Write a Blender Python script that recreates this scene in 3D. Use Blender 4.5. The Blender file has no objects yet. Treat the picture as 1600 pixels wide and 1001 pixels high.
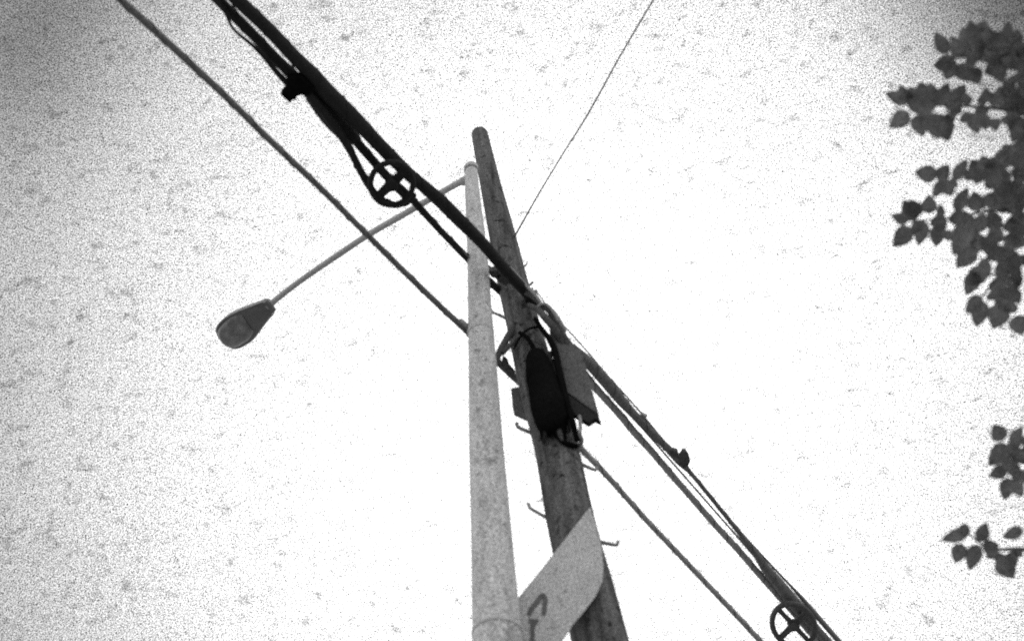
import bpy, bmesh, math, random
from mathutils import Vector, Matrix
random.seed(7)
S = bpy.context.scene
COL = S.collection
R_ = math.radians

# ------------------------------------------------------------------ camera
F = 1600.0                      # focal length in photo pixels (36 mm on a 36 mm sensor)
CAM = Vector((0, 0, 1.6))
PITCH, ROLL = R_(52), R_(8.8)
ROT = Matrix.Rotation(R_(90) + PITCH, 3, 'X') @ Matrix.Rotation(-ROLL, 3, 'Z')
cd = bpy.data.cameras.new('camera'); cam = bpy.data.objects.new('camera', cd); COL.objects.link(cam)
cam.matrix_world = Matrix.Translation(CAM) @ ROT.to_4x4()
cd.sensor_width = 36; cd.lens = 36 * F / 1600; cd.clip_start = 0.05; cd.clip_end = 3000
cd.dof.use_dof = True; cd.dof.focus_distance = 60; cd.dof.aperture_fstop = 1.6
S.camera = cam

# ------------------------------------------------------------------ sky
GLOW_PX = (905, 630)
def ray(px, py):
    return ROT @ Vector(((px - 800) / F, (500.5 - py) / F, -1))
GLOW = ray(*GLOW_PX).normalized()
W = bpy.data.worlds.new('World'); S.world = W; W.use_nodes = True
nt = W.node_tree; nt.nodes.clear()
def N(t, **k):
    n = nt.nodes.new(t)
    for a, b in k.items(): setattr(n, a, b)
    return n
def link(a, b): nt.links.new(a, b)
def mth(op, a, b=None, c=None):
    n = N('ShaderNodeMath', operation=op)
    for i, v in enumerate((a, b, c)):
        if v is None: continue
        if isinstance(v, (int, float)): n.inputs[i].default_value = v
        else: link(v, n.inputs[i])
    return n.outputs[0]
tc = N('ShaderNodeTexCoord')
sky = N('ShaderNodeTexSky', sky_type='NISHITA'); sky.sun_disc = False
sky.sun_elevation = math.asin(GLOW.z); sky.sun_rotation = math.atan2(GLOW.x, GLOW.y)
bw = N('ShaderNodeRGBToBW'); link(sky.outputs[0], bw.inputs[0])
dt = N('ShaderNodeVectorMath', operation='DOT_PRODUCT'); link(tc.outputs['Generated'], dt.inputs[0]); dt.inputs[1].default_value = GLOW
ang = mth('DIVIDE', mth('ARCCOSINE', dt.outputs['Value']), math.pi)
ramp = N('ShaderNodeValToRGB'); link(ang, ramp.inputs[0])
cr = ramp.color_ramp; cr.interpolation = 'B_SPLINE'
STOPS = [(0, 1.08), (8, 1.04), (14, .88), (19, .72), (23.5, .57), (28, .42), (32, .29), (36, .25), (46, .9), (70, .95)]  # sky by angle; brightness added outside the view to light the objects
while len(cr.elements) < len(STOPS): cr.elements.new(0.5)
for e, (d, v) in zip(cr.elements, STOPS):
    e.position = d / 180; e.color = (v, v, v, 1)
def noise(scale, detail=2, vec=None, rough=.5):
    n = N('ShaderNodeTexNoise'); n.inputs['Scale'].default_value = scale; n.inputs['Detail'].default_value = detail
    n.inputs['Roughness'].default_value = rough
    link(vec or tc.outputs['Generated'], n.inputs['Vector']); return n.outputs['Fac']
rb = N('ShaderNodeSeparateColor'); link(ramp.outputs[0], rb.inputs[0])
base = mth('MULTIPLY', rb.outputs[0], 1.62)
soft = mth('MULTIPLY_ADD', noise(4.0, 3), .4, .80)                     # broad banks of cloud
mp = N('ShaderNodeMapping'); mp.inputs['Scale'].default_value = (.7, 1, 1); link(tc.outputs['Generated'], mp.inputs[0])
blot = mth('MULTIPLY', mth('MAXIMUM', mth('SUBTRACT', noise(95, 2, mp.outputs[0], .6), .57), 0.0), 2.6)   # small dark blotches like dirt on film
fine = mth('MULTIPLY_ADD', mth('SUBTRACT', noise(800, 1.0, None, .9), .5), 3.6, 1.0)             # fine speckle imitating film grain
val = mth('MULTIPLY', mth('MULTIPLY', base, soft), mth('MULTIPLY', fine, mth('SUBTRACT', 1.0, blot)))
def vignette(px, py, wid, amt):                                            # darkens the sky round a direction, standing in for corner vignetting
    d = N('ShaderNodeVectorMath', operation='DOT_PRODUCT'); link(tc.outputs['Generated'], d.inputs[0]); d.inputs[1].default_value = ray(px, py).normalized()
    q = N('ShaderNodeMapRange', interpolation_type='SMOOTHERSTEP'); link(mth('ARCCOSINE', mth('MINIMUM', d.outputs['Value'], 1.0)), q.inputs[0])
    q.inputs[1].default_value = 0; q.inputs[2].default_value = R_(wid); q.inputs[3].default_value = 1 - amt; q.inputs[4].default_value = 1
    return q.outputs[0]
val = mth('MULTIPLY', val, mth('MULTIPLY', vignette(1690, -90, 14, .85), vignette(-80, -60, 14, .6)))
val = mth('MAXIMUM', val, .02)
cloud = mth('MULTIPLY', val, 10.0)
mixv = mth('ADD', mth('MULTIPLY', cloud, .95), mth('MULTIPLY', bw.outputs[0], .05))
cc = N('ShaderNodeCombineColor')
for i in range(3): link(mixv, cc.inputs[i])
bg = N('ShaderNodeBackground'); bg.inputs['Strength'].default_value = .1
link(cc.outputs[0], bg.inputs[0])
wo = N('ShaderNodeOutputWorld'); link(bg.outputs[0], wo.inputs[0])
W.cycles.sampling_method = 'MANUAL'; W.cycles.sample_map_resolution = 512

# ------------------------------------------------------------------ sun behind the cloud
sd = bpy.data.lights.new('sun', 'SUN'); sd.energy = .7; sd.angle = R_(18); sd.color = (1, 1, 1)
so = bpy.data.objects.new('sun', sd); COL.objects.link(so)
so.rotation_euler = (-GLOW).to_track_quat('-Z', 'Y').to_euler(); so.location = GLOW * 60
S.view_settings.view_transform = 'Standard'; S.view_settings.look = 'None'
S.view_settings.exposure = 0.0; S.view_settings.gamma = 1
S.cycles.pixel_filter_type = 'BLACKMAN_HARRIS'; S.cycles.filter_width = 1.5
S.cycles.use_denoising = False

# ------------------------------------------------------------------ helpers
def PZ(px, py, h):              # photo pixel -> point at height h above the camera
    r = ray(px, py); return CAM + r * (h / r.z)
def PY(px, py, y):              # photo pixel -> point at distance y down the street
    r = ray(px, py); return CAM + r * (y / r.y)
def PD(px, py, d):              # photo pixel -> point at depth d
    return CAM + ray(px, py) * d
def depth(p): return -(ROT.transposed() @ (p - CAM)).z
def proj(p):
    q = ROT.transposed() @ (p - CAM); return (800 + F * q.x / -q.z, 500.5 - F * q.y / -q.z)
def spline(pts, sub=6):
    """Catmull-Rom through tuples (any length)"""
    out = []; n = len(pts)
    if n < 3: return pts
    for i in range(n - 1):
        a = pts[max(i - 1, 0)]; b = pts[i]; c = pts[i + 1]; d = pts[min(i + 2, n - 1)]
        for k in range(sub):
            t = k / sub
            out.append(tuple(.5 * (2 * q + (r - p) * t + (2 * p - 5 * q + 4 * r - s) * t * t + (3 * q - p - 3 * r + s) * t ** 3)
                             for p, q, r, s in zip(a, b, c, d)))
    out.append(tuple(pts[-1])); return out
def tube(bm, P, rad, seg=12, closed=False, flat=1.0, cap=True):
    n = len(P); rings = []; prev = None
    for i, p in enumerate(P):
        a = P[i - 1] if (i or closed) else P[i]; b = P[(i + 1) % n] if (i < n - 1 or closed) else P[i]
        t = (b - a).normalized()
        if prev is None:
            u = t.cross(Vector((0, 0, 1)));
            if u.length < .05: u = t.cross(Vector((0, 1, 0)))
        else: u = prev - t * prev.dot(t)
        u.normalize(); v = t.cross(u); prev = u
        r = rad[i] if isinstance(rad, (list, tuple)) else rad
        rings.append([bm.verts.new(p + (u * math.cos(2 * math.pi * k / seg) + v * math.sin(2 * math.pi * k / seg) * flat) * r) for k in range(seg)])
    m = n if closed else n - 1
    for i in range(m):
        A, B = rings[i], rings[(i + 1) % n]
        for k in range(seg):
            bm.faces.new((A[k], A[(k + 1) % seg], B[(k + 1) % seg], B[k]))
    if not closed and cap:
        bm.faces.new(list(reversed(rings[0]))); bm.faces.new(rings[-1])
    return rings
def prism(bm, pts, off):
    a = [bm.verts.new(p) for p in pts]; b = [bm.verts.new(p + off) for p in pts]
    n = len(pts); bm.faces.new(a); bm.faces.new(list(reversed(b)))
    for i in range(n): bm.faces.new((a[i], b[i], b[(i + 1) % n], a[(i + 1) % n]))
def obj(name, bm, m, parent=None, smooth=True, bevel=0):
    bmesh.ops.recalc_face_normals(bm, faces=bm.faces)
    if bevel:
        es = [e for e in bm.edges if len(e.link_faces) == 2 and e.calc_face_angle(0) > .5]
        bmesh.ops.bevel(bm, geom=es, offset=bevel, segments=2, affect='EDGES', profile=.6)
    me = bpy.data.meshes.new(name); bm.to_mesh(me); bm.free()
    for p in me.polygons: p.use_smooth = smooth
    if smooth:
        try: me.set_sharp_from_angle(angle=R_(40))
        except Exception: pass
    o = bpy.data.objects.new(name, me); COL.objects.link(o); me.materials.append(m)
    if parent: 
        o.parent = parent; o.matrix_parent_inverse = Matrix.Translation(-parent.location)
    return o
def tag(o, label, cat, group=None):
    o['label'] = label; o['category'] = cat
    if group: o['group'] = group
    return o
def thing(name, label, cat, loc, group=None):
    o = bpy.data.objects.new(name, None); COL.objects.link(o); o.location = loc; o.empty_display_size = .2
    return tag(o, label, cat, group)

def mat(name, v, rough=.8, var=.25, scale=(8, 8, 8), bump=.2, spec=.3, fine=.3, fscale=160, metal=0, spots=0, trans=0):
    m = bpy.data.materials.new(name); m.use_nodes = True; t = m.node_tree; t.nodes.clear()
    nn = t.nodes.new; L = t.links.new
    out = nn('ShaderNodeOutputMaterial'); p = nn('ShaderNodeBsdfPrincipled')
    p.inputs['Roughness'].default_value = rough; p.inputs['Metallic'].default_value = metal
    p.inputs['Specular IOR Level'].default_value = spec
    co = nn('ShaderNodeTexCoord'); mp = nn('ShaderNodeMapping'); mp.inputs['Scale'].default_value = scale
    L(co.outputs['Object'], mp.inputs[0])
    n1 = nn('ShaderNodeTexNoise'); n1.inputs['Scale'].default_value = 1; n1.inputs['Detail'].default_value = 5; n1.inputs['Roughness'].default_value = .65
    L(mp.outputs[0], n1.inputs['Vector'])
    n2 = nn('ShaderNodeTexNoise'); n2.inputs['Scale'].default_value = fscale; n2.inputs['Detail'].default_value = 1
    L(co.outputs['Object'], n2.inputs['Vector'])
    def M(op, a, b):
        q = nn('ShaderNodeMath'); q.operation = op
        for i, x in enumerate((a, b)):
            if isinstance(x, (int, float)): q.inputs[i].default_value = x
            else: L(x, q.inputs[i])
        return q.outputs[0]
    a = M('ADD', M('MULTIPLY', M('SUBTRACT', n1.outputs['Fac'], .5), var * 4), 1.0)
    b = M('ADD', M('MULTIPLY', M('SUBTRACT', n2.outputs['Fac'], .5), fine * 6.5), 1.0)
    c = M('MULTIPLY', M('MULTIPLY', a, b), v)
    if spots:
        vo = nn('ShaderNodeTexNoise'); vo.inputs['Scale'].default_value = 14; vo.inputs['Detail'].default_value = 1
        L(co.outputs['Object'], vo.inputs['Vector'])
        k = M('MULTIPLY', M('MAXIMUM', M('SUBTRACT', vo.outputs['Fac'], .6), 0.0), spots)
        c = M('MULTIPLY', c, M('SUBTRACT', 1.0, k))
    c = M('MAXIMUM', c, v * .15)
    cc = nn('ShaderNodeCombineColor')
    for i in range(3): L(c, cc.inputs[i])
    L(cc.outputs[0], p.inputs['Base Color'])
    if bump:
        bn = nn('ShaderNodeBump'); bn.inputs['Strength'].default_value = bump; bn.inputs['Distance'].default_value = .01
        L(n1.outputs['Fac'], bn.inputs['Height']); L(bn.outputs[0], p.inputs['Normal'])
    if trans:
        tr = nn('ShaderNodeBsdfTranslucent'); L(cc.outputs[0], tr.inputs[0]); mx = nn('ShaderNodeMixShader'); mx.inputs[0].default_value = trans
        L(p.outputs[0], mx.inputs[1]); L(tr.outputs[0], mx.inputs[2]); L(mx.outputs[0], out.inputs[0])
    else: L(p.outputs[0], out.inputs[0])
    return m
M_WOOD = mat('weathered_wood', .088, .9, .8, (15, 15, 1.3), .5, .1, .55, 95, spots=5)
M_STEEL = mat('dull_painted_steel', .39, .75, .26, (13, 13, 2.2), .12, .2, .5, 95, spots=3)
M_ARM = mat('galvanised_steel', .36, .7, .12, (9, 9, 9), .05, .3, .4, 95)
M_SIGN = mat('sign_back', .37, .7, .18, (9, 9, 9), .03, .2, .5, 90, spots=2.5)
M_CAB = mat('cable_sheath', .022, .85, .2, (14, 14, 14), .1, .08, .3, 90)
M_CAB2 = mat('faded_cable_sheath', .07, .85, .2, (14, 14, 14), .1, .1, .4, 90)
M_CAB3 = mat('flare_paled_sheath', .25, .85, .2, (14, 14, 14), .1, .1, .4, 90)  # sheath paled: film flare on the undersides is put into its colour
M_CAB4 = mat('weathered_cable_sheath', .12, .85, .2, (14, 14, 14), .1, .1, .4, 90)
M_WIRE = mat('steel_wire', .12, .6, .1, (9, 9, 9), 0, .3, .1, 90)
M_PALEWIRE = mat('pale_wire', .5, .5, .1, (9, 9, 9), 0, .4, .1, 90)
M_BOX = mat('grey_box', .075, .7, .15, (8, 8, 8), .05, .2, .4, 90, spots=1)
M_BLACK = mat('black_rubber', .006, .9, .3, (9, 9, 9), .2, .0, .3, 90)
M_HEAD = mat('lamp_housing', .11, .6, .2, (7, 7, 7), .05, .4, .15, 90)
M_LENS = mat('lamp_lens', .15, .35, .7, (8, 8, 8), .15, .5, .15, 60)
M_MARK = mat('dark_paint', .10, .8, .1, (9, 9, 9), 0, .2, .15, 90)
M_LEAF = mat('leaf', .10, .8, .55, (5, 5, 5), .1, .1, .4, 110, trans=.42)
M_BARK = mat('bark', .09, .9, .3, (20, 20, 4), .5, .2)
M_GROUND = mat('ground_surface', .26, .95, .3, (.6, .6, .6), .3, .2, .2, 20)

# ------------------------------------------------------------------ ground
bm = bmesh.new()
n = 64; c0 = bm.verts.new((0, 0, 0)); rr = []
for rad in (6, 30, 150, 900):
    rr.append([bm.verts.new((rad * math.cos(2 * math.pi * k / n), rad * math.sin(2 * math.pi * k / n), 0)) for k in range(n)])
for k in range(n):
    bm.faces.new((c0, rr[0][k], rr[0][(k + 1) % n]))
    for a, b in zip(rr, rr[1:]): bm.faces.new((a[k], b[k], b[(k + 1) % n], a[(k + 1) % n]))
g = obj('ground', bm, M_GROUND); g['kind'] = 'structure'

# ------------------------------------------------------------------ pole shafts
def shaft(sta, Y, seg=40, flare=1.08, dome=True, wob=0):
    """sta: (centre px, py, full width px) from the top down; continues to the ground"""
    P, Rr = [], []
    for px, py, w in sta:
        p = PY(px, py, Y); P.append(p); Rr.append(w / 2 * depth(p) / F)
    d = (P[-1] - P[-4]); g = (Rr[-1] - Rr[-4]) / (P[-4].z - P[-1].z)
    b = P[-1] + d * (P[-1].z / -d.z); 
    P.append(b - Vector((0, 0, 0)) ); Rr.append((Rr[-1] + g * P[-2].z * .8))
    if dome:
        up = (P[0] - P[1]).normalized(); r0 = Rr[0]
        top = [(P[0] + up * r0 * s, r0 * k) for s, k in ((.45, .25), (.38, .62), (.22, .9))]
        P = [t[0] for t in top] + P; Rr = [t[1] for t in top] + Rr
    P2, R2 = [], []
    sp = spline([tuple(p) + (r,) for p, r in zip(P, Rr)], 5)
    for s in sp:
        P2.append(Vector(s[:3])); R2.append(max(s[3], .002))
    P2[-1].z = min(P2[-1].z, -.02)
    bm = bmesh.new(); rings = tube(bm, P2, R2, seg)
    if wob:
        for i, r in enumerate(rings):
            for k, v in enumerate(r):
                c = P2[i]; v.co = c + (v.co - c) * (1 + wob * (math.sin(3 * 2 * math.pi * k / seg + i * .3) * .6 + math.sin(7 * 2 * math.pi * k / seg) * .5))
    return bm, P2[-1]

WY, SY = 5.75, 5.30
# wood utility pole
wood = [(750, 212, 26), (757, 245, 29), (769, 300, 34), (783, 360, 41), (801, 440, 48), (817, 505, 52), (841, 600, 62),
        (869, 700, 69), (889, 800, 75), (904, 865, 79), (920, 930, 84), (937, 1000, 89)]
bm, foot = shaft(wood, WY, wob=.012)
UP = thing('utility_pole', 'tall dark weathered wooden utility pole carrying the cables, leaning right of the steel lamp pole', 'utility pole', (foot.x, foot.y, 0))
obj('shaft', bm, M_WOOD, UP)
def step(pts, Y, w, parent=UP, m=M_CAB3, name='step'):
    bm = bmesh.new(); P = [PY(x, y, Y + dy) for x, y, dy in pts]
    tube(bm, P, [w / 2 * depth(p) / F for p in P], 10)
    return obj(name, bm, m, parent)
step([(806, 507, 0), (795, 500, -.02), (782, 493, -.04), (770, 488, -.05), (767, 484, -.05)], WY, 5)
step([(845, 684, 0), (832, 677, -.02), (818, 671, -.05), (809, 667, -.06), (807, 661, -.06)], WY, 6.5)
step([(866, 814, 0), (850, 806, -.02), (836, 798, -.05), (828, 793, -.06), (825, 786, -.06)], WY, 6)
step([(902, 722, 0), (914, 727, -.02), (924, 732, -.04), (931, 734, -.05), (933, 729, -.05)], WY, 6)
step([(934, 845, 0), (946, 848, -.02), (956, 850, -.04), (964, 851, -.05), (966, 845, -.05)], WY, 6.5)
step([(812, 423, 0), (819, 417, -.01), (823, 412, -.02)], WY, 3)
step([(822, 448, 0), (829, 444, -.02), (833, 440, -.03)], WY, 4)
# bolts round the cable attachment
for (x, y, q) in ((808, 386, 4), (812, 398, 3), (804, 377, 3), (826, 449, 6), (836, 456, 7), (831, 452, 5)):
    c = PY(x, y, WY - .05); rb_ = q / 2 * depth(c) / F; bm = bmesh.new()
    bmesh.ops.create_cone(bm, cap_ends=True, segments=6, radius1=rb_ * 1.2, radius2=rb_ * .9, depth=2.2 * rb_, matrix=Matrix.Translation(c) @ Matrix.Rotation(random.random() * 3, 4, Vector((1, 2, 3)).normalized()))
    obj('bolt', bm, M_CAB3, UP, False)

# steel street lamp
steel = [(736.5, 268, 19.5), (738, 300, 23), (743, 360, 29), (746.5, 410, 32.5), (749.5, 480, 37.5), (752.5, 540, 42),
         (755, 590, 46), (760, 700, 54.5), (766, 800, 62), (770, 870, 67.5), (773.5, 940, 73), (777, 1000, 78)]
bm, foot = shaft(steel, SY, dome=False)
SL = thing('street_lamp', 'pale tapered steel lamp pole with one long arm and teardrop lamp head', 'street lamp', (foot.x, foot.y, 0))
obj('pole', bm, M_STEEL, SL)
def band(px, py, w, Y, half, extra, m, name, parent, tilt=0):
    c = PY(px, py, Y); up = (PY(px - 1, py - 20, Y) - PY(px + .4, py + 20, Y)).normalized()
    r = w / 2 * depth(c) / F
    bm = bmesh.new(); tube(bm, [c - up * half, c - up * half * .8, c + up * half * .8, c + up * half], [r, r + extra, r + extra, r], 40)
    return obj(name, bm, m, parent)
band(751.2, 521, 41, SY, .018, .004, M_ARM, 'seam_ring', SL)
band(736.3, 264, 19.4, SY, .035, .012, M_ARM, 'pole_cap', SL)
bm = bmesh.new(); c = PY(736.2, 262, SY); up = Vector((0, 0, 1)); r = 10.6 * depth(c) / F
tube(bm, [c, c + up * .03, c + up * .055, c + up * .065], [r, r * .9, r * .55, r * .1], 32)
obj('dome', bm, M_ARM, SL)
c = PY(777, 985, SY)
band(776.5, 988, 77.5, SY, .011, .006, M_ARM, 'strap', SL)
bm = bmesh.new()   # strap buckle on the side facing the viewer
P = [PY(x, y, SY - .155) for x, y in ((793, 978), (801, 976), (803, 1008), (794, 1010))]
prism(bm, P, Vector((0, .03, 0))); obj('buckle', bm, M_CAB3, SL, False, .003)
# arm
HA = PY(736, 275, SY).z - CAM.z
arm = [(738, 276, 11, HA - .05), (727, 281, 11, HA - .02), (705, 292, 10.5, HA + .05), (665, 315, 10.5, HA + .10), (620, 341, 10.5, HA + .14), (575, 367, 10.2, HA + .17),
       (530, 397, 10, HA + .19), (480, 431, 9.5, HA + .20), (445, 457, 9.5, HA + .20), (418, 479, 10, HA + .20)]
sp = spline(arm, 6); bm = bmesh.new(); P = [PZ(s[0], s[1], s[3]) for s in sp]
tube(bm, P, [s[2] / 2 * depth(p) / F for s, p in zip(sp, P)], 16); obj('arm', bm, M_ARM, SL)
bm = bmesh.new(); tube(bm, [PZ(733, 279, HA - .03), PZ(722, 284, HA)], [7.5 * 10.4 / F] * 2, 20); obj('arm_socket', bm, M_ARM, SL)
# lamp head: sections between the two outline edges seen from below
HH = HA + .20
head = [  # centre-line t: left edge px, right edge px   (upper/left outline , lower/right outline)
    ((420, 471), (429, 482)), ((413, 470), (428, 486)), ((400, 475), (419, 499)), ((387, 480), (409, 512)), ((374, 485), (401, 523)),
    ((361, 491), (393, 532)), ((350, 498), (384, 538)), ((342, 506), (374, 543)), ((338, 514), (365, 544)), ((340, 523), (357, 541)), ((344, 530), (352, 538))]
def lofted(rows, hfun, h0, seg=14, top=True):
    bm = bmesh.new(); rings = []
    n = len(rows)
    for i, (a, b) in enumerate(rows):
        A, B = PZ(a[0], a[1], h0), PZ(b[0], b[1], h0); c = (A + B) / 2; hw = (A - B) / 2; hz = hfun(i / (n - 1))
        lo, hi = hz
        ring = []
        for k in range(seg * 2):
            th = math.pi * k / seg
            z = math.sin(th) * (hi if math.sin(th) > 0 else lo)
            ring.append(bm.verts.new(c + hw * math.cos(th) + Vector((0, 0, z))))
        rings.append(ring)
    for A, B in zip(rings, rings[1:]):
        for k in range(seg * 2): bm.faces.new((A[k], A[(k + 1) % (2 * seg)], B[(k + 1) % (2 * seg)], B[k]))
    bm.faces.new(rings[0]); bm.faces.new(rings[-1]); return bm
def dense(rows, s=4):
    sp = spline([a + b for a, b in rows], s); return [((q[0], q[1]), (q[2], q[3])) for q in sp]
hd = obj('lamp_head', lofted(dense(head), lambda t: (.02 + .01 * math.sin(math.pi * t), .05 + .13 * math.sin(math.pi * min(1, t * .9 + .05))), HH), M_HEAD, SL)
def inset(rows, f, i0):
    out = []
    for a, b in rows[i0:]:
        cx, cy = (a[0] + b[0]) / 2, (a[1] + b[1]) / 2
        out.append(((cx + (a[0] - cx) * f, cy + (a[1] - cy) * f), (cx + (b[0] - cx) * f, cy + (b[1] - cy) * f)))
    return out
lens_rows = inset(head, .84, 4)
lens_rows[0] = (tuple(.5 * (lens_rows[0][0][k] + lens_rows[0][1][k]) + .42 * (lens_rows[0][0][k] - lens_rows[0][1][k]) for k in (0, 1)),
                tuple(.5 * (lens_rows[0][0][k] + lens_rows[0][1][k]) - .42 * (lens_rows[0][0][k] - lens_rows[0][1][k]) for k in (0, 1)))
obj('lens', lofted(dense(lens_rows), lambda t: (.015 + .075 * math.sin(math.pi * min(1, .08 + t * .9)), .0), HH - .012), M_LENS, hd)
loop = [a for a, b in head[1:]] + [b for a, b in reversed(head[1:])]
sp = spline(loop + [loop[0]], 4)[:-1]; bm = bmesh.new()
tube(bm, [PZ(q[0], q[1], HH - .004) for q in sp], .009, 8, closed=True); obj('rim', bm, M_ARM, hd)
bm = bmesh.new(); tube(bm, [PZ(x, y, HH - .03) for x, y in ((414, 470), (421, 477), (428, 485))], .03, 10); obj('latch', bm, M_HEAD, hd)

# ------------------------------------------------------------------ cables
def cable(name, pts, h, m, label, cat='cable', group='cables strung to the wooden pole', seg=14, sub=8, lash=.3):
    """pts: (px, py, width px[, height])"""
    sp = spline([(p[0], p[1], p[2] * 1.07 + .35, p[3] if len(p) == 4 else h) for p in pts], sub)
    P = [PZ(s[0], s[1], s[3]) for s in sp]; Rr = [s[2] / 2 * depth(p) / F for s, p in zip(sp, P)]
    bm = bmesh.new(); tube(bm, P, Rr, seg)
    o = obj(name, bm, m); tag(o, label, cat, group)
    if lash:
        bm = bmesh.new(); Q = []; acc = 0
        for a, b, ra in zip(P, P[1:], Rr):
            seglen = (b - a).length; t = (b - a).normalized(); u = t.cross(Vector((0, 0, 1))).normalized(); v = t.cross(u); k = max(1, int(seglen / .03))
            for i in range(k):
                ph = (acc + seglen * i / k) / lash * 2 * math.pi
                Q.append(a.lerp(b, i / k) + (u * math.cos(ph) + v * math.sin(ph)) * (ra + .002))
            acc += seglen
        tube(bm, Q, .0045, 5); obj('lashing_wire', bm, M_CAB if m is M_CAB else M_CAB2, o)
    return o
HMAIN, HBACK, HLOW = 7.45, 7.75, 6.78
A = cable('cable', [(300, -72, 22), (346, -25, 20.5), (371, 0, 20.5), (398.5, 26, 20), (423.5, 50, 20), (458, 87, 20.5), (487, 116, 22.5), (516, 149, 25), (550, 181, 23), (580, 213, 21), (612, 246, 20),
                (644, 277, 19), (662, 291, 18.5), (690, 316, 20), (715, 341, 20), (752, 378, 17.5), (788, 420, 17), (816, 450, 16), (843, 481, 15)], HMAIN, M_CAB,
          'thickest black cable of the main bundle, crossing in front of the steel lamp pole')
cable('cable', [(264, -78, 19), (320, -28, 19), (341.5, 0, 16), (368, 27, 16), (394, 53, 15.5), (430, 91, 16), (459, 119, 17.5), (488, 148, 21), (514, 176, 22), (536, 198, 19), (555, 219, 14),
                (588, 257, 13), (609, 280, 13), (631, 299, 11.5), (647, 315, 11), (690, 362, 10, 7.6), (728, 401, 10.5, 7.75), (755, 430, 10.5, 7.78), (782, 455, 11, 7.8), (800, 470, 11, 7.85)], 7.5, M_CAB,
      'black cable through the hub of the upper reel that runs behind the steel pole')
cable('cable', [(478, 143, 12), (503, 172, 13), (520, 194, 13), (533, 212, 12), (548, 237, 11), (564, 268, 11), (578, 292, 11), (594, 311, 11), (616, 320, 10), (636, 315, 9), (648, 303, 8)], 7.40, M_CAB,
      'black cable leaving the bundle to loop under the upper reel')
cable('cable', [(330, -20, 8), (345, 5, 7), (355, 25, 5), (361, 40, 4), (371, 52, 4), (386, 64, 4.5), (400, 76, 5.5), (418, 95, 7), (436, 117, 8), (455, 135, 10), (470, 142, 10)], 7.42, M_CAB,
      'thin slack black wire bowed out beside the top of the main bundle', 'wire', lash=0)
cable('cable', [(484, 150, 16), (512, 180, 26), (532, 198, 30), (548, 212, 24), (560, 222, 14)], 7.52, M_CAB,
      'short tapered black splice sleeve lying in the bundle just above the upper reel', 'splice sleeve')
cable('cable', [(655, 322, 1.8), (680, 348, 1.8), (705, 374, 1.8), (729, 398, 1.8), (762, 432, 2)], 7.70, M_WIRE,
      'thin bare wire running just above the cable from the upper reel to the steel pole', 'wire', lash=0)
cable('cable', [(120, -68, 11), (155, -33, 11), (192, 3, 11), (225, 33, 11), (257, 62, 10.5), (310, 111, 10.5), (362, 160, 10), (400, 198, 9.5), (450, 246, 9.5), (504, 297, 9.2), (575, 368, 9),
                (619, 412, 9), (683, 474, 9), (728, 516, 9), (765, 553, 9), (790, 577, 10), (822, 606, 10), (838, 620, 8)], HLOW, M_CAB4,
      'single grey cable below the main bundle, running behind the steel pole from upper left')
bm = bmesh.new(); P = [PZ(x, y, HLOW - .02) for x, y in ((714, 507), (722, 503), (732, 512), (727, 522))]
prism(bm, P, Vector((0, 0, .06))); tag(obj('cable_clamp', bm, M_CAB3, None, False, .006), 'tiny clamp on the lower grey cable beside the steel pole', 'clamp', 'cable clamps')
bm = bmesh.new(); P = [PZ(x, y, HLOW - .03) for x, y in ((786, 560), (793, 564), (797, 574), (806, 584), (801, 590), (784, 574))]
prism(bm, P, Vector((0, 0, .05))); tag(obj('cable_clamp', bm, M_CAB2, None, False, .006), 'dark clamp on the lower cable between steel pole and wooden pole', 'clamp', 'cable clamps')
# thin service wire to the upper right
cable('wire', [(1062, -70, 2.2), (1022, -2, 2.2), (970, 86, 2.2), (920, 176, 2.4), (878, 243, 2), (840, 306, 2.2), (806, 366, 2.6), (800, 378, 2.6)], PY(806, 366, WY - .12).z - CAM.z, M_WIRE,
      'lone thin wire rising to the upper right from the wooden pole', 'wire', lash=0)
bm = bmesh.new(); P = [PZ(x, y, 8.6) for x, y in ((923, 170), (917, 180))]
# right-hand bundle
HR = 6.9
cable('cable', [(893, 542, 12), (905, 553, 15), (922, 569, 17), (945, 594, 18), (963, 616, 17), (978, 634, 14), (993, 649, 12), (1010, 666, 11), (1027, 684, 11), (1045, 702, 11.5), (1060, 718, 12), (1074, 733, 8)], HR, M_CAB4,
      'thick grey cable tapering from the grey box down to the clamp at right')
cable('cable', [(900, 562, 10), (918, 590, 11), (940, 616, 11), (969, 648, 11), (992, 676, 11), (1015, 701, 10.5), (1050, 742, 10), (1084, 781, 9.5), (1118, 820, 9.5), (1153, 858, 9.5), (1186, 896, 9.5), (1218, 932, 9.5), (1236, 952, 9), (1262, 982, 10), (1300, 1026, 10), (1340, 1072, 10)], HR, M_CAB3,
      'lowest grey cable of the right-hand bundle, reaching the lower reel')
cable('cable', [(1070, 728, 8), (1084, 744, 6.5), (1107, 772, 6.5), (1132, 803, 6.5), (1153, 829, 7.5), (1170, 851, 8), (1184, 869, 11), (1197, 888, 14), (1216, 911, 17), (1238, 938, 19), (1256, 958, 17), (1276, 982, 12), (1310, 1020, 12), (1350, 1066, 12)], 6.86, M_CAB4,
      'cable that thickens into a dark sleeve just above the lower reel')
cable('wire', [(955, 613, 2), (974, 637, 2.6), (1010, 676, 2.6), (1060, 733, 2.8), (1110, 790, 2.8), (1160, 847, 2.8), (1205, 900, 2.8), (1228, 928, 3)], 6.93, M_WIRE,
      'thin wire squeezed between the two right-hand cables', 'wire', lash=0)
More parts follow.
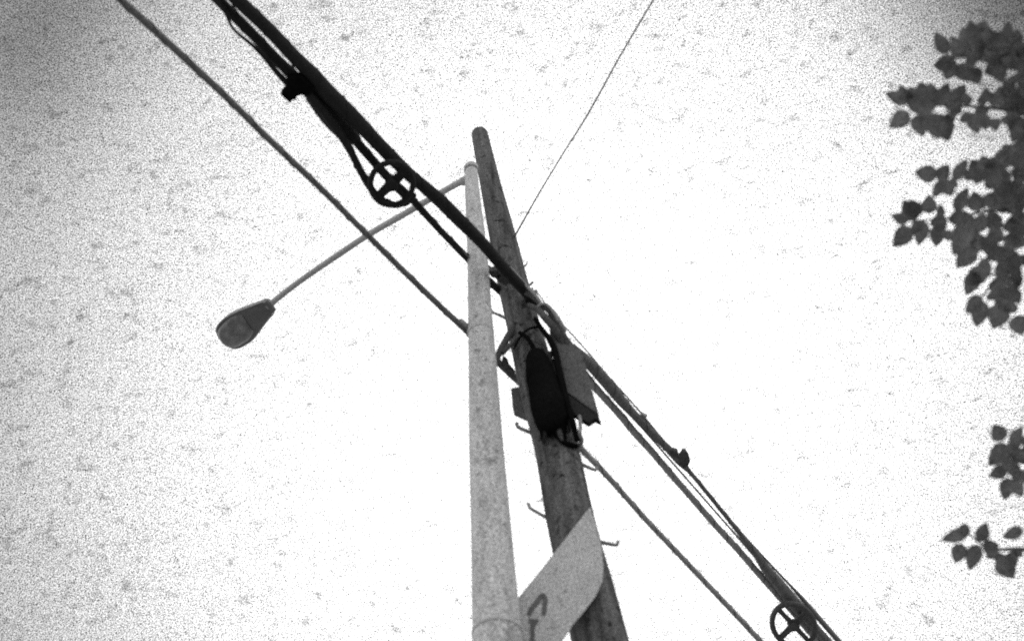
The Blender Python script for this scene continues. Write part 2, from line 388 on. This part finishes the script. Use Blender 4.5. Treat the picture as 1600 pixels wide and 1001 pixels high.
cable('wire', [(836, 455, 1.8, 7.45), (844, 462, 1.8, 7.4), (852, 474, 2, 7.3), (876, 503, 2, 7.2), (909, 539, 2, 7.1), (951, 588, 2.2, 7.0), (1000, 643, 2.6, 6.98), (1050, 704, 2.6, 6.97), (1100, 763, 2.4, 6.96), (1150, 822, 2.6, 6.95), (1199, 876, 3, 6.95), (1232, 911, 3.5, 6.95),
               (1252, 933, 6, 6.95), (1275, 960, 8, 6.95), (1301, 990, 8, 6.95), (1345, 1040, 8, 6.95)], 7, M_WIRE,
      'taut thin strand along the outer edge of the right-hand bundle', 'wire', lash=0)
cable('cable', [(896, 690, 8, 5.75), (906, 698, 9, 5.72), (918, 711, 9, 5.7), (946, 740, 9, 5.68), (978, 776, 8.5, 5.67), (1010, 812, 8.5, 5.66), (1047, 851, 8.3, 5.66), (1084, 890, 8.3, 5.66), (1118, 926, 8.2, 5.66), (1153, 963, 8.2, 5.66), (1190, 1003, 8.2, 5.66), (1240, 1057, 8.2, 5.66)], 5.7, M_CAB3,
      'single grey cable descending alone to the lower right from the wooden pole')
# spacer clamps on the bundles
def clamp(polys, h, th, m, label, bev=.006):
    bm = bmesh.new()
    for poly in polys:
        prism(bm, [PZ(x, y, h) for x, y in poly], Vector((0, 0, th)))
    return tag(obj('cable_clamp', bm, m, None, False, bev), label, 'clamp', 'cable clamps')
clamp([[(447, 124), (470, 120), (492, 140), (482, 150), (471, 149), (464, 151), (462, 156), (457, 157), (453, 162), (438, 148), (448, 138), (448, 130)]], 7.36, .09, M_BLACK,
      'lumpy black clamp under the main bundle near the top of the picture')
clamp([[(1044, 703), (1051, 703), (1060, 706), (1061, 710), (1058, 714), (1063, 713), (1068, 705), (1072, 705), (1077, 712), (1079, 720), (1075, 730), (1070, 732), (1056, 720)]], 6.86, .05, M_CAB2,
      'square grey clamp on the right-hand bundle half way to the lower reel')
clamp([[(1003, 646), (1009, 650), (1012, 650), (1008, 655), (1002, 652)]], 6.9, .04, M_CAB3, 'very small clip on the strand right of the grey box', .003)
bm = bmesh.new()
for poly in ([(762, 419), (769, 424), (777, 422), (784, 430), (778, 437), (768, 433), (763, 428)], [(775, 430), (788, 427), (800, 438), (790, 447), (779, 441)]):
    prism(bm, [PZ(x, y, 7.62) for x, y in poly], Vector((0, 0, .08)))
obj('cable_bracket', bm, M_CAB2, UP, False, .006)

# wheels
def wheel(cx, cy, ra, rb, h, rim, sw, label, m):
    """ra along the cable, rb across it (photo px); horizontal plane at height h"""
    ux, uy = (.69, .724) ; vx, vy = (.724, -.69)
    def W_(a, b, dh=0): return PZ(cx + ux * a + vx * b, cy + uy * a + vy * b, h + dh)
    c = W_(0, 0); dd = depth(c) / F
    T = thing('cable_reel', label, 'reel', c, 'spoked reels hung on the cables')
    bm = bmesh.new(); tube(bm, [W_(ra * math.cos(2 * math.pi * k / 56), rb * math.sin(2 * math.pi * k / 56)) for k in range(56)], rim / 2 * dd, 12, closed=True)
    obj('rim', bm, m, T)
    for (a, b, w) in ((1, 0, sw[0]), (0, 1, sw[1])):
        for s in (1, -1):
            bm = bmesh.new(); tube(bm, [W_(s * a * ra * k, s * b * rb * k, .01) for k in (.0, .1, .6, 1)], [w / 2 * dd, w / 2 * dd * 1.05, w / 2 * dd * .9, w / 2 * dd], 12, flat=.5)
            obj('spoke', bm, m, T)
    bm = bmesh.new(); c2 = W_(0, 0)
    tube(bm, [c2 + Vector((0, 0, -.05)), c2 + Vector((0, 0, -.035)), c2 + Vector((0, 0, .04)), c2 + Vector((0, 0, .05))], [sw[1] * .5 * dd, sw[1] * .62 * dd, sw[1] * .62 * dd, sw[1] * .5 * dd], 20)
    obj('hub', bm, m, T)
    return T
wheel(612, 287, 33, 33.5, 7.26, 9.5, (10, 17), 'dark four-spoked reel hanging in the cable bundle above the lamp arm', M_CAB)
wheel(1240, 976, 36, 31, 6.72, 8.5, (9, 14), 'grey four-spoked reel on the cables at the bottom right edge', M_CAB2)

# ------------------------------------------------------------------ hardware on the wooden pole
def on_pole(name, pts, m, label, cat, group=None, seg=14, parent=None):
    """tube through (px, py, width px, distance Y)"""
    sp = spline(pts, 8); P = [PY(s[0], s[1], s[3]) for s in sp]
    bm = bmesh.new(); tube(bm, P, [s[2] / 2 * depth(p) / F for s, p in zip(sp, P)], seg)
    o = obj(name, bm, m, parent)
    return tag(o, label, cat, group) if label else o
on_pole('cable_loop', [(822, 458, 7, 5.50), (836, 466, 8, 5.48), (847, 479, 8, 5.46), (856, 484, 9, 5.46), (866, 499, 9, 5.48), (876, 515, 10, 5.5), (884, 531, 10, 5.54), (890, 548, 9, 5.6)], M_CAB2,
        'upper dark cable loop swinging off the pole above the grey box', 'cable', 'drip loops above the grey box')
on_pole('cable_loop', [(826, 476, 7, 5.50), (841, 484, 10, 5.46), (850, 494, 12, 5.44), (861, 507, 12, 5.46), (870, 519, 13, 5.5), (878, 532, 12, 5.55), (884, 548, 10, 5.6)], M_CAB2,
        'middle and thickest dark cable loop above the grey box', 'cable', 'drip loops above the grey box')
on_pole('cable_loop', [(838, 484, 5, 5.46), (842, 478, 5, 5.44), (850, 475, 4.5, 5.42), (857, 478, 5, 5.42), (866, 488, 6, 5.42), (873, 499, 7, 5.44), (879, 510, 7, 5.48), (883, 519, 6, 5.52)], M_CAB3,
        'thin grey hooked cable loop at the top of the loops beside the strand', 'cable', 'drip loops above the grey box')
on_pole('cable', [(836, 498, 7, 5.52), (845, 512, 8, 5.50), (856, 526, 9, 5.50), (866, 545, 11, 5.50), (872, 570, 11, 5.48), (879, 600, 11, 5.46), (885, 625, 10, 5.46), (891, 645, 9, 5.46), (897, 665, 9, 5.5), (902, 690, 9, 5.58)], M_BLACK,
        'dark vertical cable running down the pole along the left side of the grey box', 'cable')
on_pole('cable', [(905, 650, 6, 5.52), (907, 664, 6, 5.52), (906, 678, 7, 5.54), (909, 688, 7, 5.6), (905, 700, 8, 5.66)], M_CAB3,
        'short kinked cable end hanging under the grey box', 'cable')
on_pole('cable', [(893, 642, 4, 5.55), (891, 655, 4, 5.55), (895, 668, 5, 5.56), (900, 684, 5, 5.6)], M_CAB2,
        'short thin dark cable tail between wooden pole and grey box bottom', 'cable')
on_pole('cable', [(775, 402, 3, 5.5), (790, 412, 4, 5.47), (806, 428, 5, 5.45), (822, 446, 5, 5.44), (838, 462, 5, 5.44), (846, 474, 4, 5.44)], M_CAB3,
        'pale strand hugging the top side of the thick cable on the wooden pole', 'cable')
on_pole('band', [(803, 545, 3, 5.57), (812, 528, 4, 5.56), (824, 515, 4, 5.55), (838, 511, 4, 5.55), (850, 515, 3, 5.56)], M_BLACK, None, None, parent=UP)
# brace left of the wooden pole
BR = thing('pole_bracket', 'dark bent bracket between the steel pole and the wooden pole', 'bracket', PY(800, 540, WY))
on_pole('brace_bar', [(806, 504, 10, 5.66), (798, 518, 11, 5.64), (789, 534, 11, 5.62), (781, 549, 11, 5.60), (778, 560, 9, 5.6), (780, 570, 8, 5.62)], M_CAB2, None, None, parent=BR)
on_pole('brace_bar', [(808, 528, 9, 5.62), (800, 536, 8, 5.6), (792, 544, 8, 5.59), (785, 552, 8, 5.59)], M_CAB2, None, None, parent=BR)

def box(name, poly, Y, th, m, label, cat, bev=.008, parent=None, group=None):
    bm = bmesh.new(); prism(bm, [PY(x, y, Y) for x, y in poly], Vector((0, th, 0)))
    o = obj(name, bm, m, parent, False, bev)
    if label: tag(o, label, cat, group)
    return o
TB = thing('terminal_box', 'slanted grey metal terminal box on the right side of the wooden pole', 'terminal box', PY(900, 600, 5.55))
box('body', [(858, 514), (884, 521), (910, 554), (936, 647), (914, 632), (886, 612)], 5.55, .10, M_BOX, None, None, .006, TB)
box('shaded_underside', [(884, 613), (912, 634), (934, 649), (939, 658), (930, 653), (919, 660), (897, 646)], 5.54, .05, M_CAB, None, None, .002, TB)  # shade of the box underside put in as a dark sheet
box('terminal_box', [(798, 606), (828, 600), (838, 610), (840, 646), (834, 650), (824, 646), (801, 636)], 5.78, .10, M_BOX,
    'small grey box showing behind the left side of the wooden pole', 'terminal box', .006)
CL = thing('splice_closure', 'big black cable splice closure strapped to the front of the wooden pole', 'splice closure', PY(858, 620, 5.50))
on_pole('body', [(836, 550, 14, 5.58), (838, 558, 32, 5.56), (842, 574, 42, 5.54), (846, 592, 48, 5.52), (850, 604, 50, 5.52), (856, 630, 56, 5.51), (861, 650, 55, 5.51), (866, 664, 50, 5.52), (871, 672, 30, 5.54), (873, 680, 14, 5.56)], M_BLACK, None, None, seg=28, parent=CL)
random.seed(23)
for k, (x0, x1) in enumerate(((824, 848), (831, 852), (826, 846), (838, 862), (846, 871), (853, 879), (860, 886), (866, 889), (828, 856), (842, 880), (858, 868))):
    y0 = random.uniform(548, 566); y1 = random.uniform(660, 694); pts = []
    for q in range(7):
        f = q / 6; pts.append((x0 + (x1 - x0) * f + random.uniform(-4, 4), y0 + (y1 - y0) * f, random.uniform(6, 12) * (1 if 0 < q < 6 else .6), 5.50 + .03 * random.random() + (.05 if q in (0, 6) else 0)))
    on_pole('cable_tail', pts, (M_BLACK, M_CAB, M_CAB2)[k % 3], None, None, parent=CL)
on_pole('cable_tail', [(870, 676, 10, 5.54), (878, 688, 9, 5.56), (890, 694, 9, 5.58), (902, 697, 8, 5.62)], M_BLACK, None, None, parent=CL)
on_pole('cable_tail', [(840, 560, 9, 5.55), (834, 544, 8, 5.54), (824, 528, 7, 5.54), (812, 520, 7, 5.56)], M_BLACK, None, None, parent=CL)

# ------------------------------------------------------------------ sign plate between the poles
SG = thing('sign', 'pale slanted sign plate with a dark looped mark, fixed between the two poles', 'sign', PY(870, 900, 5.50))
def rounded(poly, k=.18):
    out = []
    for i, p in enumerate(poly):
        a = poly[i - 1]; b = poly[(i + 1) % len(poly)]
        la = math.dist(a, p); lb = math.dist(b, p); r = min(4, la * .4, lb * .4)
        q1 = (p[0] + (a[0] - p[0]) * r / la, p[1] + (a[1] - p[1]) * r / la); q2 = (p[0] + (b[0] - p[0]) * r / lb, p[1] + (b[1] - p[1]) * r / lb)
        for t in (0, .33, .66, 1):
            out.append(((1 - t) ** 2 * q1[0] + 2 * t * (1 - t) * p[0] + t * t * q2[0], (1 - t) ** 2 * q1[1] + 2 * t * (1 - t) * p[1] + t * t * q2[1]))
    return out
plate = rounded([(922, 791), (932, 822), (940, 852), (943, 885), (941, 908), (931, 930), (912, 955), (892, 979), (887, 989), (877, 1002), (850, 1040), (778, 1040), (772, 985), (811, 931), (862, 868)])
bm = bmesh.new(); prism(bm, [PY(x, y, 5.50) for x, y in plate], Vector((0, .006, 0))); obj('plate', bm, M_SIGN, SG, False, .0015)
bm = bmesh.new()   # the dark loop and its stem
lp = spline([(826, 960), (830, 951), (838, 941), (844, 932), (849, 930), (852, 936), (851, 946), (849, 960)], 6)
def ribbon(bm, pts, wid, Y):
    L = []
    for i, p in enumerate(pts):
        a = pts[max(i - 1, 0)]; b = pts[min(i + 1, len(pts) - 1)]; dx, dy = b[0] - a[0], b[1] - a[1]; l = math.hypot(dx, dy)
        nx, ny = -dy / l * wid[i] / 2, dx / l * wid[i] / 2
        L.append((PY(p[0] + nx, p[1] + ny, Y), PY(p[0] - nx, p[1] - ny, Y)))
    o = Vector((0, .002, 0)); V = [[bm.verts.new(q) for q in (a, b, b + o, a + o)] for a, b in L]
    for A_, B_ in zip(V, V[1:]):
        for k in range(4): bm.faces.new((A_[k], A_[(k + 1) % 4], B_[(k + 1) % 4], B_[k]))
    bm.faces.new(V[0]); bm.faces.new(list(reversed(V[-1])))
ribbon(bm, lp, [7.2 + .8 * math.sin(math.pi * i / (len(lp) - 1)) for i in range(len(lp))], 5.4965)
ribbon(bm, spline([(834, 966), (833, 974), (832, 982), (832, 990), (832, 1006)], 4), [17, 16, 14.5, 12.5, 10.5, 9, 8, 7.2, 7, 7, 7, 7, 7, 7, 7, 7, 7], 5.4965)
obj('painted_mark', bm, M_MARK, SG, False)
bm = bmesh.new()
for x, y in ((883, 921),):
    c = PY(x, y, 5.497); tube(bm, [c, c - Vector((0, .006, 0)), c - Vector((0, .009, 0))], [.012, .012, .006], 12)
obj('rivet', bm, M_ARM, SG)
bm = bmesh.new(); P = [PY(x, y, 5.506) for x, y in ((790, 985), (905, 925), (905, 931), (790, 993))]
prism(bm, P, Vector((0, .06, 0))); obj('mounting_arm', bm, M_ARM, SG, False)

# ------------------------------------------------------------------ tree at the right
leaves = []
def crop(ox, oy, s, rows):
    for bx, by, tx, ty, w in rows: leaves.append((ox + bx / s, oy + by / s, ox + tx / s, oy + ty / s, w / s * 1.16))
crop(1350, 0, 4.172, [
 (545,352,462,208,84),(605,410,450,432,105),(590,400,528,522,95),(640,372,575,260,90),(650,345,560,232,60),(690,330,640,175,95),(720,300,690,128,95),(740,290,790,130,120),(760,300,715,160,110),
 (820,300,800,175,105),(860,310,880,202,100),(905,320,945,205,80),(950,340,1030,240,90),(1000,350,1043,270,80),(620,415,690,535,105),(700,440,750,553,95),(660,400,740,400,90),
 (860,445,785,478,75),(870,430,905,545,85),(925,400,880,470,70),(1000,470,1043,560,80),(700,330,760,400,110),(800,330,830,420,100),(880,350,900,440,110),(960,360,960,450,100),(1010,400,1043,470,90),
 (760,250,800,330,110),(650,300,720,380,90),
 (295,665,135,605,78),(275,665,235,552,75),(300,735,158,835,95),(330,650,300,565,85),(400,660,365,532,100),(440,650,432,540,85),(490,690,552,535,85),(575,680,662,550,90),
 (640,655,712,645,70),(335,750,390,895,92),(450,735,485,910,125),(500,745,550,925,120),(545,740,585,800,80),(560,690,640,735,90),(705,745,620,795,62),(705,735,742,875,92),
 (800,650,732,665,60),(805,670,790,572,72),(780,740,795,855,72),(845,770,862,855,70),(880,690,825,600,80),(900,640,880,560,70),(720,730,820,720,70),
 (280,690,400,650,110),(350,690,470,700,130),(360,620,460,640,110),(440,600,520,690,110),(560,600,600,740,110),(640,700,560,650,90),(420,710,340,740,90)])
crop(1350, 200, 2.944, [
 (338,217,232,203,68),(340,242,392,167,58),(412,240,478,140,50),(372,240,314,322,48),(370,240,404,315,66),(385,245,432,270,50),(505,200,462,240,48),(500,215,560,235,60),
 (540,220,492,145,75),(570,215,545,125,75),(600,205,590,130,70),(630,190,655,80,75),(690,190,725,95,60),(560,240,620,200,80),(560,215,640,260,90),(610,240,680,210,90),
 (240,425,180,330,75),(250,410,212,328,70),(205,430,123,400,48),(218,455,132,548,72),(300,395,300,305,62),(262,430,222,480,50),(275,425,250,542,62),(355,412,350,348,34),(385,430,300,440,70),
 (345,445,330,548,62),(455,410,385,425,60),(420,385,480,270,55),(525,385,505,290,72),(500,340,478,330,50),(565,365,590,292,60),(545,350,600,320,55),(480,430,410,590,82),(400,470,380,520,60),
 (510,540,425,645,80),(420,440,520,420,90),(500,420,560,470,90),(560,430,640,420,80),(440,470,520,520,100),(470,540,560,500,90),(540,560,620,520,80),
 (590,640,510,650,78),(560,650,465,720,72),(520,660,468,770,66),(540,770,465,855,58),(545,790,515,918,74),(575,755,605,790,50),(600,690,640,760,80),(640,750,720,790,88),(660,740,620,830,90),(640,810,592,925,86),
 (700,860,728,955,80),(600,650,680,660,80),(600,600,700,580,90),(620,380,600,280,80),(650,300,620,220,80),(640,330,690,260,90),(680,400,690,300,90),(700,480,680,400,90),(700,560,690,470,90),
 (650,560,560,600,70),(660,640,730,620,80),(690,700,735,690,60),(640,470,560,520,70),(590,470,600,400,80),(700,250,735,320,60),(690,640,640,600,60)])
crop(1430, 620, 3.337, [
 (462,228,405,140,78),(488,248,378,358,86),(500,250,560,150,58),(500,290,515,235,50),(480,375,382,412,62),(500,345,435,330,55),(490,420,465,540,70),(515,440,560,520,62),(520,340,563,265,100),
 (500,390,560,400,80),(470,380,540,350,80),(530,400,563,430,80),
 (280,700,130,748,62),(290,690,210,700,60),(245,762,208,868,72),(335,755,372,650,66),(325,765,280,905,74),(350,790,440,770,68),(430,790,370,840,60),(440,830,515,948,95),(470,820,530,880,85),(450,860,440,810,60),(563,690,452,732,56),(520,800,563,830,40)])
random.seed(11)
for _ in range(130):      # dense inner leaves at the frame's right edge
    zone = random.choice(((1525, 1600, 55, 92), (1545, 1605, 60, 100), (1565, 1610, 65, 100), (1570, 1610, 140, 215), (1575, 1610, 150, 210), (1570, 1605, 235, 300), (1585, 1612, 240, 440), (1590, 1640, 680, 760), (1590, 1640, 420, 520), (1575, 1610, 300, 470)))
    x = random.uniform(zone[0], zone[1]); y = random.uniform(zone[2], zone[3]); a = random.uniform(0, 6.28); l = random.uniform(22, 34)
    leaves.append((x, y, x + l * math.cos(a), y + l * math.sin(a), l * .62))
for _ in range(900):     # the rest of the crown, beyond the edge
    x = random.uniform(1612, 2050); y = random.uniform(-260, 1150); a = random.uniform(0, 6.28); l = random.uniform(24, 38)
    if x + l * math.cos(a) < 1608 or math.sin(x * .02) + math.sin(y * .023) < -.9: continue
    leaves.append((x, y, x + l * math.cos(a), y + l * math.sin(a), l * .62))
bm = bmesh.new()
def leaf(bm, bx, by, tx, ty, w, d, tilt, roll):
    n = 9; dx, dy = tx - bx, ty - by; l = math.hypot(dx, dy); nx, ny = -dy / l, dx / l
    mid, lf, rt = [], [], []
    for i in range(n + 1):
        t = i / n
        hw = w / 2 * (1.06 * math.sin(math.pi * min(1, t ** .72)) ** .85) * (1 + (.05 if i % 2 else -.04)) if 0 < i < n else 0
        cx, cy = bx + dx * t, by + dy * t; dd = d + tilt * (t - .5) - .012 * math.sin(math.pi * t)
        mid.append(bm.verts.new(PD(cx, cy, dd)))
        if 0 < i < n:
            lf.append(bm.verts.new(PD(cx + nx * hw, cy + ny * hw, dd - .010 - roll * hw / 20)))
            rt.append(bm.verts.new(PD(cx - nx * hw, cy - ny * hw, dd - .010 + roll * hw / 20)))
    for side, s in ((lf, 1), (rt, -1)):
        f = [(mid[0], side[0], mid[1])] + [(mid[i], side[i - 1], side[i], mid[i + 1]) for i in range(1, n - 1)] + [(mid[n - 1], side[n - 2], mid[n])]
        for q in f: bm.faces.new(q if s > 0 else tuple(reversed(q)))
base = PD(2000, 700, 6.2); base.z = 0
for (a, b, c, d, w) in leaves:
    k = 5.0 + random.uniform(-.45, .45) + max(0, (a - 1600)) * .0015 * random.random()
    leaf(bm, a, b, c, d, w, k, random.uniform(-.03, .03), random.uniform(-.03, .03))
TR = thing('leafy_tree', 'broadleaf tree reaching in from the right edge, dark leaves against the sky', 'tree', base)
me = bpy.data.meshes.new('crown'); bm.to_mesh(me); bm.free(); me.materials.append(M_LEAF)
crown = bpy.data.objects.new('crown', me); COL.objects.link(crown); crown.parent = TR; crown.matrix_parent_inverse = Matrix.Translation(-base)
bm = bmesh.new(); tp = base + Vector((-.1, .1, 6.4))
sp = spline([tuple(base + Vector((0, 0, -.05))) + (.17,), tuple(base + Vector((.03, 0, 1.5))) + (.13,), tuple(base + Vector((-.05, .05, 3.2))) + (.11,), tuple(base + Vector((.02, .05, 4.8))) + (.075,), tuple(tp) + (.03,)], 6)
tube(bm, [Vector(s[:3]) for s in sp], [s[3] for s in sp], 16); obj('trunk', bm, M_BARK, TR)
twigs = [
 (4.9, [(1850, 330), (1700, 160), (1600, 112), (1560, 90), (1520, 88), (1482, 92)], [(1560, 90, 1545, 50), (1520, 88, 1505, 60), (1600, 112, 1580, 70)]),
 (4.6, [(1850, 400), (1700, 220), (1600, 178), (1540, 168), (1480, 165), (1420, 165)], [(1480, 165, 1475, 200), (1540, 168, 1530, 195), (1440, 166, 1440, 145)]),
 (4.3, [(1850, 520), (1700, 350), (1600, 320), (1540, 330), (1490, 340), (1430, 345)], [(1600, 320, 1560, 270), (1560, 270, 1480, 285), (1540, 330, 1520, 300)]),
 (4.0, [(1850, 600), (1700, 440), (1610, 400), (1570, 425), (1545, 450), (1530, 470)], [(1570, 425, 1565, 500), (1570, 425, 1520, 440)]),
 (3.4, [(1900, 850), (1720, 740), (1620, 720), (1585, 715), (1575, 690)], [(1585, 715, 1572, 750), (1585, 715, 1550, 725)]),
 (3.0, [(1900, 950), (1720, 870), (1600, 858), (1560, 858), (1535, 850), (1510, 830)], [(1535, 850, 1518, 870)])]
for zt, main, sides in twigs:
    start = base + Vector((0, .05, zt + .4)); P = [start] + [PD(x, y, 5.05) for x, y in main]
    sp = spline([tuple(p) for p in P], 6); P = [Vector(s) for s in sp]; bm = bmesh.new()
    tube(bm, P, [.028 * (1 - i / len(P)) ** 2 + .0042 for i in range(len(P))], 8)
    for x0, y0, x1, y1 in sides:
        a, b = PD(x0, y0, 5.05), PD(x1, y1, 5.0); tube(bm, [a, (a + b) / 2 + Vector((.01, 0, .01)), b], [.005, .004, .002], 6)
    obj('branch', bm, M_BARK, TR)
